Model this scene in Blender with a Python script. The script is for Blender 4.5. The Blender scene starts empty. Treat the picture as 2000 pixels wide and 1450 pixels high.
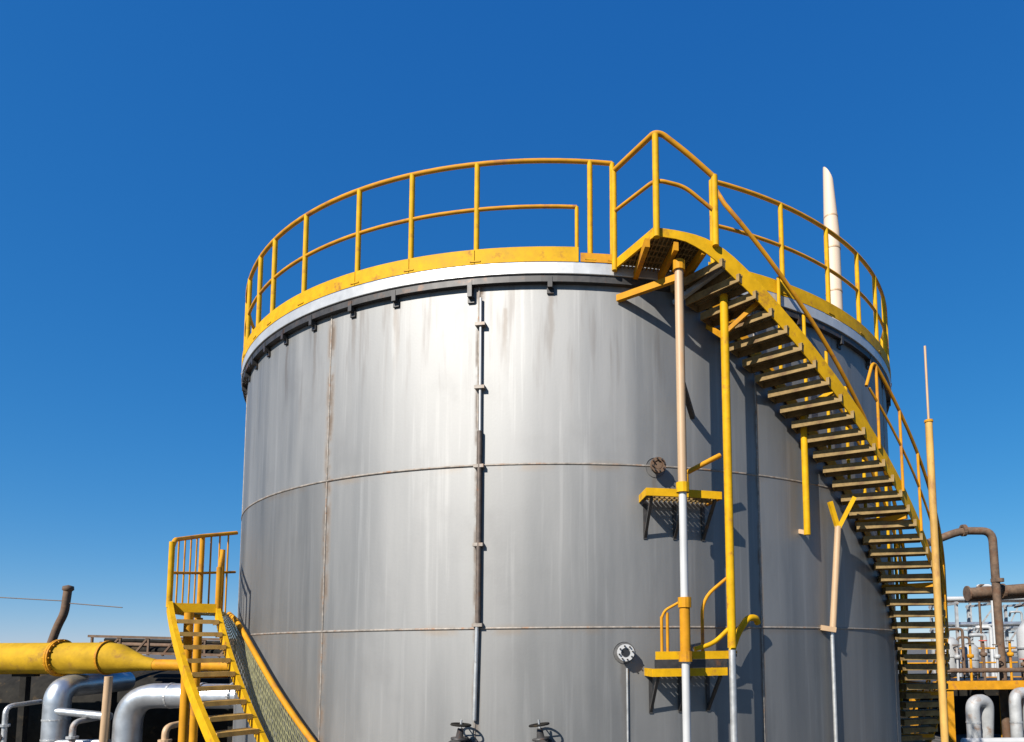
import bpy, bmesh, math, random
from math import sin, cos, radians, pi, sqrt, atan2
from mathutils import Vector, Matrix

random.seed(11)
S = bpy.context.scene
COL = S.collection
EYE = 3.2                                  # camera stands on a raised bund, 3.2 m over the yard

# ------------------------------------------------------------------ camera
cam = bpy.data.cameras.new('camera'); camo = bpy.data.objects.new('camera', cam); COL.objects.link(camo)
PT, RO = .0878, .0093
F = Vector((0, cos(PT), sin(PT))); U0 = Vector((0, -sin(PT), cos(PT))); R0 = Vector((1, 0, 0))
Rv = R0*cos(RO) - U0*sin(RO); Uv = U0*cos(RO) + R0*sin(RO)
M = Matrix((Rv, Uv, -F)).transposed().to_4x4(); M.translation = Vector((.865, -12.36, EYE))
camo.matrix_world = M
cam.sensor_width = 36; cam.lens = 36*1300/2000
cam.shift_x = (1000-1219.55)/2000; cam.shift_y = (1153.18-725)/2000
cam.clip_start = .1; cam.clip_end = 5000
S.camera = camo

# ------------------------------------------------------------------ sky and sun
SUN_PHI, SUN_EL = radians(-33), radians(36)
sdir = Vector((sin(SUN_PHI)*cos(SUN_EL), -cos(SUN_PHI)*cos(SUN_EL), sin(SUN_EL)))   # towards the sun
W = bpy.data.worlds.new('World'); S.world = W; W.use_nodes = True
nt = W.node_tree; bgn = nt.nodes['Background']
sk = nt.nodes.new('ShaderNodeTexSky'); sk.sky_type = 'NISHITA'; sk.sun_disc = False
sk.sun_elevation = SUN_EL; sk.sun_rotation = atan2(sdir.x, sdir.y)
sk.altitude = 2500; sk.air_density = 1.0; sk.dust_density = 0; sk.ozone_density = 10
hs = nt.nodes.new('ShaderNodeHueSaturation'); hs.inputs['Saturation'].default_value = 1.15; nt.links.new(sk.outputs[0], hs.inputs['Color'])
# one tone curve per channel over the whole sky: the deep polarised blue of the photograph
sx_ = nt.nodes.new('ShaderNodeSeparateColor'); cx_ = nt.nodes.new('ShaderNodeCombineColor'); nt.links.new(hs.outputs[0], sx_.inputs[0])
for ch, (k_, g_) in enumerate(((1.12, .80), (1.28, .64), (2.24, .38))):
    pw_ = nt.nodes.new('ShaderNodeMath'); pw_.operation = 'POWER'; pw_.inputs[1].default_value = g_; nt.links.new(sx_.outputs[ch], pw_.inputs[0])
    ml_ = nt.nodes.new('ShaderNodeMath'); ml_.operation = 'MULTIPLY'; ml_.inputs[1].default_value = k_; nt.links.new(pw_.outputs[0], ml_.inputs[0])
    nt.links.new(ml_.outputs[0], cx_.inputs[ch])
tn = cx_
nt.links.new(tn.outputs[0], bgn.inputs[0]); bgn.inputs[1].default_value = .085
sl = bpy.data.lights.new('sun', 'SUN'); sl.energy = 5.0; sl.angle = radians(.53); sl.color = (1, .95, .87)
so = bpy.data.objects.new('sun', sl); COL.objects.link(so)
so.rotation_euler = sdir.to_track_quat('Z', 'Y').to_euler(); so.location = sdir*60
S.view_settings.view_transform = 'Standard'; S.view_settings.look = 'None'
S.view_settings.gamma = 1; S.view_settings.use_curve_mapping = False
S.view_settings.exposure = .85

# ------------------------------------------------------------------ materials
def mat(name, col, rough=.5, metal=0., var=.12, scale=6., rust=0., rustcol=(.16, .06, .02), bump=.0, spec=.5, stretch=1.):
    m = bpy.data.materials.new(name); m.use_nodes = True; t = m.node_tree; N = t.nodes; L = t.links
    b = N['Principled BSDF']; b.inputs['Roughness'].default_value = rough; b.inputs['Metallic'].default_value = metal
    b.inputs['Specular IOR Level'].default_value = spec
    tc = N.new('ShaderNodeTexCoord'); mp = N.new('ShaderNodeMapping'); L.new(tc.outputs['Object'], mp.inputs[0])
    mp.inputs['Scale'].default_value = (1, 1, 1/stretch)
    n1 = N.new('ShaderNodeTexNoise'); n1.inputs['Scale'].default_value = scale; n1.inputs['Detail'].default_value = 6
    n1.inputs['Roughness'].default_value = .65; L.new(mp.outputs[0], n1.inputs[0])
    cr = N.new('ShaderNodeValToRGB'); e = cr.color_ramp.elements
    e[0].position = .3; e[1].position = .72
    e[0].color = tuple(c*(1-var*1.6) for c in col)+(1,); e[1].color = tuple(min(1, c*(1+var)) for c in col)+(1,)
    L.new(n1.outputs[0], cr.inputs[0]); out = cr.outputs[0]
    if rust:
        n2 = N.new('ShaderNodeTexNoise'); n2.inputs['Scale'].default_value = scale*.7; n2.inputs['Detail'].default_value = 9
        n2.inputs['Roughness'].default_value = .7
        L.new(mp.outputs[0], n2.inputs[0])
        r2 = N.new('ShaderNodeMapRange'); r2.inputs[1].default_value = .68-rust*.35; r2.inputs[2].default_value = .80-rust*.3
        L.new(n2.outputs[0], r2.inputs[0])
        mx = N.new('ShaderNodeMix'); mx.data_type = 'RGBA'; L.new(r2.outputs[0], mx.inputs[0])
        L.new(out, mx.inputs[6]); mx.inputs[7].default_value = rustcol+(1,); out = mx.outputs[2]
    L.new(out, b.inputs['Base Color'])
    rr = N.new('ShaderNodeMapRange'); rr.inputs[3].default_value = max(.05, rough-.1); rr.inputs[4].default_value = min(1, rough+.14)
    L.new(n1.outputs[0], rr.inputs[0]); L.new(rr.outputs[0], b.inputs['Roughness'])
    if bump:
        bp = N.new('ShaderNodeBump'); bp.inputs['Strength'].default_value = bump; bp.inputs['Distance'].default_value = .02
        L.new(n1.outputs[0], bp.inputs['Height']); L.new(bp.outputs[0], b.inputs['Normal'])
    return m

def shell_material():
    m = bpy.data.materials.new('aluminium_shell'); m.use_nodes = True; t = m.node_tree; N = t.nodes; L = t.links
    b = N['Principled BSDF']
    def math_(op, a, bb=None, c=None):
        n = N.new('ShaderNodeMath'); n.operation = op
        for i, v in enumerate((a, bb, c)):
            if v is None: continue
            if isinstance(v, (int, float)): n.inputs[i].default_value = v
            else: L.new(v, n.inputs[i])
        return n.outputs[0]
    tc = N.new('ShaderNodeTexCoord'); sp = N.new('ShaderNodeSeparateXYZ'); L.new(tc.outputs['Object'], sp.inputs[0])
    ny = math_('MULTIPLY', sp.outputs[1], -1.)
    phi = math_('ARCTAN2', sp.outputs[0], ny)
    arc = math_('MULTIPLY', phi, 5.466)
    def noise(sx, sz, scale, detail, rough=.6, off=0.):
        c = N.new('ShaderNodeCombineXYZ'); L.new(math_('MULTIPLY_ADD', arc, sx, off), c.inputs[0]); L.new(math_('MULTIPLY', sp.outputs[2], sz), c.inputs[1])
        n = N.new('ShaderNodeTexNoise'); n.inputs['Scale'].default_value = scale; n.inputs['Detail'].default_value = detail
        n.inputs['Roughness'].default_value = rough; L.new(c.outputs[0], n.inputs[0]); return n.outputs[0]
    def rng(v, a, bb, c=0., d=1., smooth=True):
        n = N.new('ShaderNodeMapRange'); n.interpolation_type = 'SMOOTHSTEP' if smooth else 'LINEAR'
        L.new(v, n.inputs[0])
        for i, x in ((1, a), (2, bb), (3, c), (4, d)): n.inputs[i].default_value = x
        return n.outputs[0]
    def mix(f, a, bb):
        n = N.new('ShaderNodeMix'); n.data_type = 'RGBA'
        if isinstance(f, float): n.inputs[0].default_value = f
        else: L.new(f, n.inputs[0])
        for i, x in ((6, a), (7, bb)):
            if isinstance(x, tuple): n.inputs[i].default_value = x+(1,)
            else: L.new(x, n.inputs[i])
        return n.outputs[2]
    streak = noise(1, .10, 1.3, 6)
    fine = noise(1, .03, 11., 4, off=7)
    blotch = noise(1, .8, 1.3, 6, off=3)
    grain = noise(1, 1, 38., 3, off=9)
    c = mix(rng(streak, .35, .68), (.195, .195, .192), (.262, .260, .254))
    c = mix(math_('MULTIPLY', rng(fine, .52, .7), .3), c, (.35, .345, .335))
    c = mix(math_('MULTIPLY', rng(blotch, .5, .75), .3), c, (.165, .162, .158))
    # dirty runs hanging from the rim
    runs = noise(1, .08, 6.5, 3, off=21)
    zt = rng(sp.outputs[2], 5.2, 7.1, 0., 1.)
    c = mix(math_('MULTIPLY', math_('MULTIPLY', rng(runs, .54, .70), zt), .5), c, (.13, .115, .105))
    # rust that has bled along welds
    def bleed(deg, w, off):
        d = math_('ABSOLUTE', math_('SUBTRACT', arc, radians(deg)*5.466))
        nz = noise(1, .9, 3., 5, off=off)
        return math_('MULTIPLY', rng(d, w, w*.15), rng(nz, .36, .62))
    r1 = bleed(-27.7, .10, 31); r2 = bleed(-7.1, .06, 37); r3 = bleed(26, .05, 41)
    rr = math_('MAXIMUM', math_('MAXIMUM', r1, r2), r3)
    c = mix(math_('MULTIPLY', rr, .62), c, (.22, .145, .09))
    for deg, zz, ln, w in ((9.0, 3.1, 1.2, .05), (12.8, 5.1, .9, .04), (-17.6, 7.1, 1.0, .05), (-24, 7.1, .8, .045), (-31, 7.1, 1.3, .04), (1.0, 7.1, 1.1, .05), (-4.2, 6.9, .9, .035), (-37.5, 7.1, .9, .05)):
        d = math_('ABSOLUTE', math_('ADD', math_('SUBTRACT', arc, radians(deg)*5.466), math_('MULTIPLY', math_('SUBTRACT', noise(1, 1, 2.5, 3, off=deg), .5), .10)))
        f = math_('MULTIPLY', rng(d, w, w*.2), math_('MULTIPLY', rng(sp.outputs[2], zz, zz-.03), rng(sp.outputs[2], zz-ln, zz-.1)))
        c = mix(math_('MULTIPLY', f, .45), c, (.13, .105, .085))
    for z in (1.925+1.5, 3.657+1.5):
        d = math_('ABSOLUTE', math_('SUBTRACT', sp.outputs[2], z-.02))
        s = math_('MULTIPLY', rng(d, .085, .0), rng(noise(1, .6, 1.6, 6, off=z*5), .45, .66))
        c = mix(math_('MULTIPLY', s, .5), c, (.25, .185, .125))
    oi = N.new('ShaderNodeObjectInfo'); hv = N.new('ShaderNodeHueSaturation'); L.new(c, hv.inputs['Color'])
    L.new(rng(oi.outputs['Random'], 0., 1., .86, 1.13, False), hv.inputs['Value'])          # plates come from different batches
    L.new(hv.outputs[0], b.inputs['Base Color'])
    b.inputs['Metallic'].default_value = .9
    ro = math_('ADD', rng(streak, .3, .7, .58, .68), math_('MULTIPLY', rr, .3)); L.new(ro, b.inputs['Roughness'])
    h = math_('ADD', math_('MULTIPLY', noise(1, .28, .75, 2, off=50), 1.), math_('MULTIPLY', grain, .012))
    bp = N.new('ShaderNodeBump'); bp.inputs['Strength'].default_value = .6; bp.inputs['Distance'].default_value = .05
    L.new(h, bp.inputs['Height']); L.new(bp.outputs[0], b.inputs['Normal'])
    return m

YEL = mat('yellow_paint', (.50, .272, .003), .62, spec=.15, var=.14, scale=7, rust=.33, rustcol=(.24, .10, .02))
YELO = mat('weathered_orange_yellow_paint', (.46, .205, .008), .62, spec=.15, var=.16, scale=5, rust=.4, rustcol=(.26, .10, .03))
TAN = mat('tan_primer', (.40, .265, .15), .5, var=.12, scale=4, rust=.3, rustcol=(.45, .22, .08), stretch=3)
GALV = mat('galvanised_steel', (.50, .50, .49), .42, .7, var=.15, scale=9, rust=.15)
TREAD = mat('tread_plate', (.23, .155, .065), .75, .0, spec=.15, var=.3, scale=8, rust=.3, rustcol=(.13, .07, .04))
DARK = mat('dark_steel', (.035, .033, .032), .5, .2, var=.3, scale=9, rust=.35, rustcol=(.10, .045, .02))
RIM = mat('bright_rim_sheet', (.46, .46, .45), .36, .4, var=.1, scale=3)
SHELL = shell_material()
WELD = mat('rusty_weld', (.25, .22, .19), .6, .4, var=.3, scale=14, rust=.4, rustcol=(.24, .12, .06))
RUSTY = mat('rusted_pipe', (.125, .078, .048), .8, .1, var=.35, scale=5, rust=.5, rustcol=(.10, .045, .02))
BROWN = mat('dark_brown_conduit', (.10, .075, .06), .55, .3, var=.3, scale=10, rust=.3)
WHITE = mat('white_cladding', (.42, .42, .415), .5, .1, var=.07, scale=2, rust=.12, rustcol=(.45, .36, .26))
SILV = mat('silver_insulation', (.52, .54, .56), .33, .8, var=.12, scale=3)
CREAM = mat('cream_stack_paint', (.52, .405, .30), .6, var=.06, scale=.6, rust=.15, rustcol=(.62, .42, .25), stretch=4)
YELD = mat('dull_yellow_paint', (.40, .235, .012), .7, spec=.12, var=.2, scale=2.2, rust=.36, rustcol=(.20, .10, .03))
OCHRE = mat('faded_ochre_paint', (.46, .27, .07), .6, spec=.3, var=.2, scale=7, rust=.35, rustcol=(.24, .11, .04), stretch=3)
MESHM = mat('olive_mesh', (.21, .20, .105), .6, .2, var=.2, scale=6, rust=.2)
CONC = mat('yard_concrete', (.085, .080, .073), .9, var=.16, scale=.35, bump=.2)
PALE = mat('pale_grey_paint', (.30, .305, .305), .55, .1, var=.18, scale=3, rust=.38, rustcol=(.20, .12, .07))
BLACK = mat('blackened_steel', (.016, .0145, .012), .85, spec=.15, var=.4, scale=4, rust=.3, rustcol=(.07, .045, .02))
PADM = mat('dull_pad_plate', (.17, .165, .16), .6, .8, var=.2, scale=9, rust=.25)
GLASS = mat('dark_dial_glass', (.02, .02, .022), .12)
RED = mat('faded_red_paint', (.42, .055, .03), .5, var=.15, scale=8, rust=.2)

# ------------------------------------------------------------------ mesh helpers
def cp(phi, r, z):
    a = radians(phi); return Vector((r*sin(a), -r*cos(a), z))

class MB:
    def __init__(s): s.v = []; s.f = []; s.sm = []
    def quadgrid(s, rows, closed_u=False, smooth=True, flip=False):
        n = len(rows[0]); b = len(s.v)
        for r in rows: s.v += [tuple(p) for p in r]
        for i in range(len(rows)-1):
            for j in range(n if closed_u else n-1):
                k = (j+1) % n; q = (b+i*n+j, b+i*n+k, b+(i+1)*n+k, b+(i+1)*n+j)
                s.f.append(q[::-1] if flip else q); s.sm.append(smooth)
    def poly(s, pts, smooth=False):
        b = len(s.v); s.v += [tuple(p) for p in pts]; s.f.append(tuple(range(b, b+len(pts)))); s.sm.append(smooth)
    def box(s, c, size, ax=None):
        c = Vector(c); X, Y, Z = ax if ax else (Vector((1,0,0)), Vector((0,1,0)), Vector((0,0,1)))
        h = [d/2 for d in size]; b = len(s.v)
        for k in (-1, 1):
            for j in (-1, 1):
                for i in (-1, 1): s.v.append(tuple(c+X*(i*h[0])+Y*(j*h[1])+Z*(k*h[2])))
        for q in ((0,2,3,1), (4,5,7,6), (0,1,5,4), (2,6,7,3), (0,4,6,2), (1,3,7,5)):
            s.f.append(tuple(b+i for i in q)); s.sm.append(False)
    def bar(s, p, q, w, h, up=Vector((0,0,1))):
        p = Vector(p); q = Vector(q); d = q-p; L = d.length; d.normalize()
        X = d.cross(up)
        if X.length < 1e-4: X = d.cross(Vector((1,0,0)))
        X.normalize(); Z = X.cross(d)
        s.box((p+q)/2, (w, L, h), (X, d, Z))
    def tube(s, path, r, n=10, caps=True, closed=False):
        P = [Vector(p) for p in path]; m = len(P); rows = []
        rs = r if isinstance(r, (list, tuple)) else [r]*m
        up = None
        for i in range(m):
            a = P[(i-1) % m] if (closed or i > 0) else P[i]; c = P[(i+1) % m] if (closed or i < m-1) else P[i]
            d = (c-a).normalized()
            if up is None:
                up = Vector((0,0,1)) if abs(d.z) < .9 else Vector((0,1,0))
            x = d.cross(up).normalized(); y = x.cross(d).normalized(); up = y
            rows.append([P[i]+(x*cos(2*pi*k/n)+y*sin(2*pi*k/n))*rs[i] for k in range(n)])
        if closed: rows.append(rows[0])
        s.quadgrid(rows, True, True)
        if caps and not closed:
            s.poly(rows[0][::-1]); s.poly(rows[-1])
    def lathe(s, prof, c=(0,0,0), n=24, ax=None, smooth=True):
        c = Vector(c); X, Y, Z = ax if ax else (Vector((1,0,0)), Vector((0,1,0)), Vector((0,0,1)))
        s.quadgrid([[c+(X*cos(2*pi*k/n)+Y*sin(2*pi*k/n))*r+Z*z for k in range(n)] for r, z in prof], True, smooth)
    def arc(s, p0, p1, r0, r1, z0, z1, step=2., smooth=True):
        """curved bar about the tank axis; z0 and z1 may be functions of phi"""
        n = max(1, int(math.ceil(abs(p1-p0)/step))); f0 = z0 if callable(z0) else (lambda a: z0); f1 = z1 if callable(z1) else (lambda a: z1)
        A = [p0+(p1-p0)*i/n for i in range(n+1)]
        o0 = [cp(a, r1, f0(a)) for a in A]; o1 = [cp(a, r1, f1(a)) for a in A]; i0 = [cp(a, r0, f0(a)) for a in A]; i1 = [cp(a, r0, f1(a)) for a in A]
        s.quadgrid([o0, o1], smooth=smooth); s.quadgrid([o1, i1], smooth=smooth); s.quadgrid([i1, i0], smooth=smooth); s.quadgrid([i0, o0], smooth=smooth)
        if abs(p1-p0) < 359.9:
            s.poly([o0[0], i0[0], i1[0], o1[0]]); s.poly([o0[-1], o1[-1], i1[-1], i0[-1]])
    def mesh(s, name, m):
        me = bpy.data.meshes.new(name); me.from_pydata(s.v, [], s.f); me.polygons.foreach_set('use_smooth', s.sm)
        bm = bmesh.new(); bm.from_mesh(me); bmesh.ops.remove_doubles(bm, verts=bm.verts, dist=1e-5) if len(s.v) < 0 else None
        bmesh.ops.recalc_face_normals(bm, faces=bm.faces); bm.to_mesh(me); bm.free()
        me.materials.append(m); return me
    def build(s, name, m, parent=None, loc=None):
        return place(name, s.mesh(name, m), parent, loc)

def place(name, me, parent=None, loc=None, rz=0.):
    o = bpy.data.objects.new(name, me); COL.objects.link(o)
    l = Vector(loc) if loc is not None else Vector((0,0,0))
    if parent:
        o.parent = parent; p = parent; base = Vector((0,0,0))
        while p: base += p.location; p = p.parent
        l = l-base
    o.location = l; o.rotation_euler = (0, 0, rz); return o
def tag(o, label, cat, group=None):
    o['label'] = label; o['category'] = cat
    if group: o['group'] = group
    return o
def empty(name, loc, label, cat, group=None):
    o = bpy.data.objects.new(name, None); COL.objects.link(o); o.location = loc; o.empty_display_size = .3
    return tag(o, label, cat, group)
def struct(o): o['kind'] = 'structure'; return o
def one(fn, *a, **k):
    m = MB(); getattr(m, fn)(*a, **k); return m
def arcpath(p0, p1, r, zf, step=2.):
    n = max(1, int(math.ceil(abs(p1-p0)/step))); f = zf if callable(zf) else (lambda a: zf)
    return [cp(p0+(p1-p0)*i/n, r, f(p0+(p1-p0)*i/n)) for i in range(n+1)]
def bend(pts, rad, n=6):
    """polyline with rounded corners"""
    P = [Vector(p) for p in pts]; out = [P[0]]
    for i in range(1, len(P)-1):
        a = (P[i-1]-P[i]); b = (P[i+1]-P[i]); t = min(rad, a.length*.48, b.length*.48)
        A = P[i]+a.normalized()*t; B = P[i]+b.normalized()*t
        for k in range(n+1):
            u = k/n; out.append(A*(1-u)**2+P[i]*2*u*(1-u)+B*u*u)
    out.append(P[-1]); return out
def axes(n):
    n = Vector(n).normalized(); x = n.cross(Vector((0,0,1)))
    if x.length < 1e-3: x = Vector((1,0,0))
    x.normalize(); return (x, n.cross(x), n)

B = 1.5                     # yard level under the tank's lower course datum
R = 5.466                   # shell radius
RR = 5.515                  # railing radius

# ------------------------------------------------------------------ ground
g = MB(); gs = 1500
g.v = [(-gs,-gs,0), (gs,-gs,0), (gs,gs,0), (-gs,gs,0)]; g.f = [(0,1,2,3)]; g.sm = [False]
struct(g.build('ground', CONC))

# ------------------------------------------------------------------ storage tank
tank = empty('storage_tank', (0,0,0), 'large cylindrical tank of weathered bright metal plates with stained vertical streaks', 'tank')
foundation = MB(); foundation.lathe([(5.2,0), (5.75,0), (5.75,.22), (5.70,.26), (5.2,.26)], n=96, smooth=False); foundation.build('foundation_ring', CONC, tank)
Z1, Z2, ZT = 1.925+B, 3.657+B, 5.74+B
seams = [-131, -97, -62, -27.8, -7.2, 26, 60, 95, 130, 163, 196, 229]
for (za, zb) in ((.262, Z1), (Z1, Z2), (Z2, ZT)):
    for i, a in enumerate(seams):
        b = seams[(i+1) % len(seams)]
        if b < a: b += 360
        d = random.uniform(-.003, .003); gap = .045
        mb = MB(); mb.arc(a+gap, b-gap, R-.012, R+d, za+.004, zb-.004, 1.2); mb.build('shell_plate', SHELL, tank)
for z in (Z1, Z2):
    mb = MB(); mb.lathe([(R-.008, z-.014), (R+.008, z-.010), (R+.012, z), (R+.008, z+.010), (R-.008, z+.014)], n=240); mb.build('weld_seam', WELD, tank)
for (za, zb) in ((.27, Z1-.012), (Z1+.012, Z2-.012), (Z2+.012, ZT-.03)):
    for a in seams:
        mb = MB(); mb.tube([cp(a, R-.002, za), cp(a, R-.002, zb)], .013, 6); mb.build('weld_seam', WELD, tank)
rf = MB(); rf.lathe([(5.50, ZT+.06), (3.0, ZT+.30), (.02, ZT+.42)], n=96); rf.build('roof', RIM, tank)
rim = MB(); rim.lathe([(R-.05, 5.72+B), (RR+.032, 5.72+B), (RR+.035, 5.725+B), (RR+.035, 5.845+B), (RR-.03, 5.85+B), (R-.05, 5.85+B), (R-.05, 5.72+B)], n=200, smooth=False)
rim.build('rim_ring', RIM, tank)
sr = MB(); sr.lathe([(R-.02, 5.64+B), (R+.065, 5.64+B), (R+.065, 5.718+B), (R-.02, 5.718+B)], n=200, smooth=False); sr.build('rim_shade_ring', DARK, tank)  # dark ring added to deepen the band of shade under the rim
for a in [-60, -54, -48.5, -43, -37.5, -31, -24, -17.6, -8.1, 1.0, 33, 42, 51, 60] + [70+13*i for i in range(17)]:
    mb = MB(); n = cp(a, 1, 0); x = cp(a+90, 1, 0); zz = Vector((0,0,1)); hh = .19 if a in (-8.1,) else .12
    mb.box(cp(a, R+.035, 5.70+B-hh/2-.002), (.05, .07, hh), (x, n, zz)); mb.box(cp(a, R+.012, 5.70+B-hh-.02), (.075, .02, .06), (x, n, zz))
    mb.build('rim_bracket', DARK, tank)

# ------------------------------------------------------------------ railing on the tank rim
rail = empty('guard_railing', (0, 0, 5.85+B), 'yellow guard railing with toe board running round the top of the tank', 'railing')
TOP, MID, KB, KT = 7.03+B, 6.50+B, 5.853+B, 6.02+B
pm = MB(); pm.tube([(0,0,KB), (0,0,TOP)], .030, 10); pm.box((0,0,KB+.03), (.12, .09, .014)); pm = pm.mesh('post', YEL)
posts = [-131, -121, -111, -101, -91, -81, -71, -62, -54, -46.6, -41.0, -32.8, -23.1, -15.5, -7.4, 5.5, 8.05, 20.2, 30.4, 39.2, 47.5, 55, 62, 69, 77, 86, 96, 106, 116, 126, 136, 146, 156, 166, 176, 186, 196, 206, 216]
for a in posts: place('post', pm, rail, cp(a, RR, 0), radians(a))
one('tube', arcpath(20.2, 368.05-360+360, RR, TOP), .026, 10).build('top_rail', YELO, rail)
one('tube', arcpath(20.2, 364.0, RR, MID), .021, 8).build('mid_rail', YELO, rail)
one('tube', [cp(4.0, RR, KB+.02), cp(4.0, RR, MID)], .022, 8).build('rail_end_post', YEL, rail)
for (a, b) in ((19.4, 60), (60, 120), (120, 180), (180, 240), (240, 300), (300, 336.9), (336.95, 344.5), (344.55, 352.5), (352.55, 364.2)):
    mb = MB(); mb.arc(a, b-.03, RR+.030, RR+.038, KB, KT, 1.5); mb.build('toe_board', YEL, rail)
one('arc', 364.4, 368.2, RR+.030, RR+.042, KB, KB+.10, 1.5).build('toe_board', YELO, rail)

# ------------------------------------------------------------------ spiral stair on the right
RI, RO_ = 5.50, 6.15
def stz(p): return 5.87+B-.0858*1.3*math.log(1+math.exp(min(60., (p-17.4)/1.3)))        # top line of the stringers
PEND = 17.4+(5.87+B)/.0858
stair = empty('spiral_stair', cp(PEND, 5.8, 0), 'yellow spiral stair with a railed landing winding round the right side of the tank', 'stair')
# landing
ZL = 5.85+B; LA, LB_ = 8.35, 16.6
gr = MB()
def edge_a(r): return 8.25+3.05*(r-5.55)/.6            # the landing's left edge runs out at a slant
a = LA+.1
while a < LB_:
    r1 = min(RO_-.02, 5.55+.6*(a-8.25)/3.05)
    if r1-5.54 > .05: gr.box(cp(a, (5.54+r1)/2, ZL-.03), (.008, r1-5.54, .035), (cp(a+90,1,0), cp(a,1,0), Vector((0,0,1))))
    a += .42
for r in (5.62, 5.72, 5.82, 5.92, 6.02): gr.arc(edge_a(r)+.1, LB_, r-.006, r+.006, ZL-.045, ZL-.014, 2)
o = gr.build('landing_grating', TREAD, stair); o['kind'] = 'stuff'
dp = MB()
for zz in (ZL-.013, ZL-.003):
    dp.quadgrid([[cp(edge_a(r)+(LB_-edge_a(r))*k/8, r, zz) for k in range(9)] for r in (5.56, 5.75, 5.95, RO_-.014)], smooth=False)
dp.build('deck_plate', TREAD, stair)
mb = MB(); mb.bar(cp(8.1, 5.535, ZL-.02), cp(11.3, RO_-.006, ZL+.012), .022, .10); mb.build('landing_edge', YEL, stair)
for a in (10.6, 13.4, 16.2):
    mb = MB(); mb.bar(cp(a, R+.004, ZL-.10), cp(a, RO_-.02, ZL-.10), .05, .09); mb.build('landing_joist', YELO, stair)
# stringers
one('arc', LA+2.95, PEND, RO_-.012, RO_, lambda p: stz(p)-(.05+.14*min(1, max(0, (p-14)/5))), lambda p: stz(p)+.04, 1.).build('outer_stringer', YEL, stair)
one('arc', 17.5, PEND, RI-.012, RI, lambda p: stz(p)-.16, lambda p: stz(p)+.04, 1.5).build('inner_stringer', YELO, stair)
tm = MB(); w = RO_-RI-.02
SK = radians(3.2)                                   # treads lie slightly across the radius
pi_, po = Vector((-RI*sin(SK), -RI*cos(SK)-.01, 0)), Vector((0, -RO_+.022, 0))
td = (po-pi_); tl = td.length; td.normalize(); tx = Vector((-td.y, td.x, 0)); tz = Vector((0,0,1)); tc_ = (pi_+po)/2
for off, ww, zz, hh in ((-.087, .030, 0, .022), (-.043, .030, 0, .022), (0, .030, 0, .022), (.043, .030, 0, .022), (.087, .030, 0, .022), (-.110, .014, -.036, .082), (.110, .014, -.036, .082)):
    tm.box(tc_+tx*off+tz*zz, (tl, ww, hh), (td, tx, tz))
tm.box(pi_+td*.008-tz*.045, (.010, .20, .07), (td, tx, tz)); tm.box(po-td*.008-tz*.045, (.010, .20, .07), (td, tx, tz))
tmesh = tm.mesh('tread', TREAD)
NT = int((PEND-18.6)/1.78)
for i in range(NT):
    a = 18.8+1.78*i; place('tread', tmesh, stair, (0, 0, stz(a)-.055), radians(a))
# landing railing
def post(a, r, z0, z1, rad, m, par, name='post'): return one('tube', [cp(a, r, z0), cp(a, r, z1)], rad, 10).build(name, m, par)
post(8.15, RR+.075, ZL-.1, 6.90+B, .030, YEL, stair); post(11.4, RO_+.022, ZL-.06, 6.88+B, .034, YEL, stair)
post(17.25, RO_+.022, ZL-.06, 6.55+B, .036, YEL, stair)
pts = [cp(8.15, RR+.075, 6.89+B), cp(11.3, RO_+.022, 6.90+B), cp(12.1, RO_+.022, 6.90+B), cp(14.5, RO_+.022, 6.74+B), cp(17.25, RO_+.022, 6.535+B)]
one('tube', bend(pts, .14), .028, 10).build('landing_handrail', YELO, stair)
pts = [cp(8.15, RR+.075, 6.42+B), cp(11.4, RO_+.022, 6.40+B), cp(14.2, RO_+.022, 6.37+B), cp(17.1, RO_+.022, 6.17+B)]
one('tube', bend(pts, .1), .020, 8).build('landing_mid_rail', YELO, stair)
# wall-side hand rail of the flight
RH = 5.63
hz = lambda p: stz(p)+1.16
one('tube', [cp(20.4, RR, 6.98+B)]+arcpath(21.2, PEND-3, RH, hz), .026, 10).build('handrail', YELO, stair)
one('tube', arcpath(23.5, PEND-3, RH, lambda p: stz(p)+.62), .018, 8).build('flight_mid_rail', YELO, stair)
for a in [29.0+4.1*i for i in range(17)]:
    if a < PEND-3: post(a, RH-.045, stz(a)-.1, hz(a), .022, YEL, stair, 'handrail_post')
og = lambda p: stz(p)+.92
one('tube', bend([cp(36.5, RO_+.01, stz(36.5)+.45)]+arcpath(38, PEND-3, RO_+.01, og), .1), .020, 8).build('outer_handrail', YELO, stair)
one('tube', arcpath(37, PEND-3, RO_+.01, lambda p: stz(p)+.48), .015, 8).build('outer_mid_rail', YELO, stair)
for a in [38.5+4.9*i for i in range(10)]:
    if a < PEND-3: post(a, RO_+.012, stz(a)-.08, og(a), .018, YELO, stair, 'outer_post')
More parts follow.
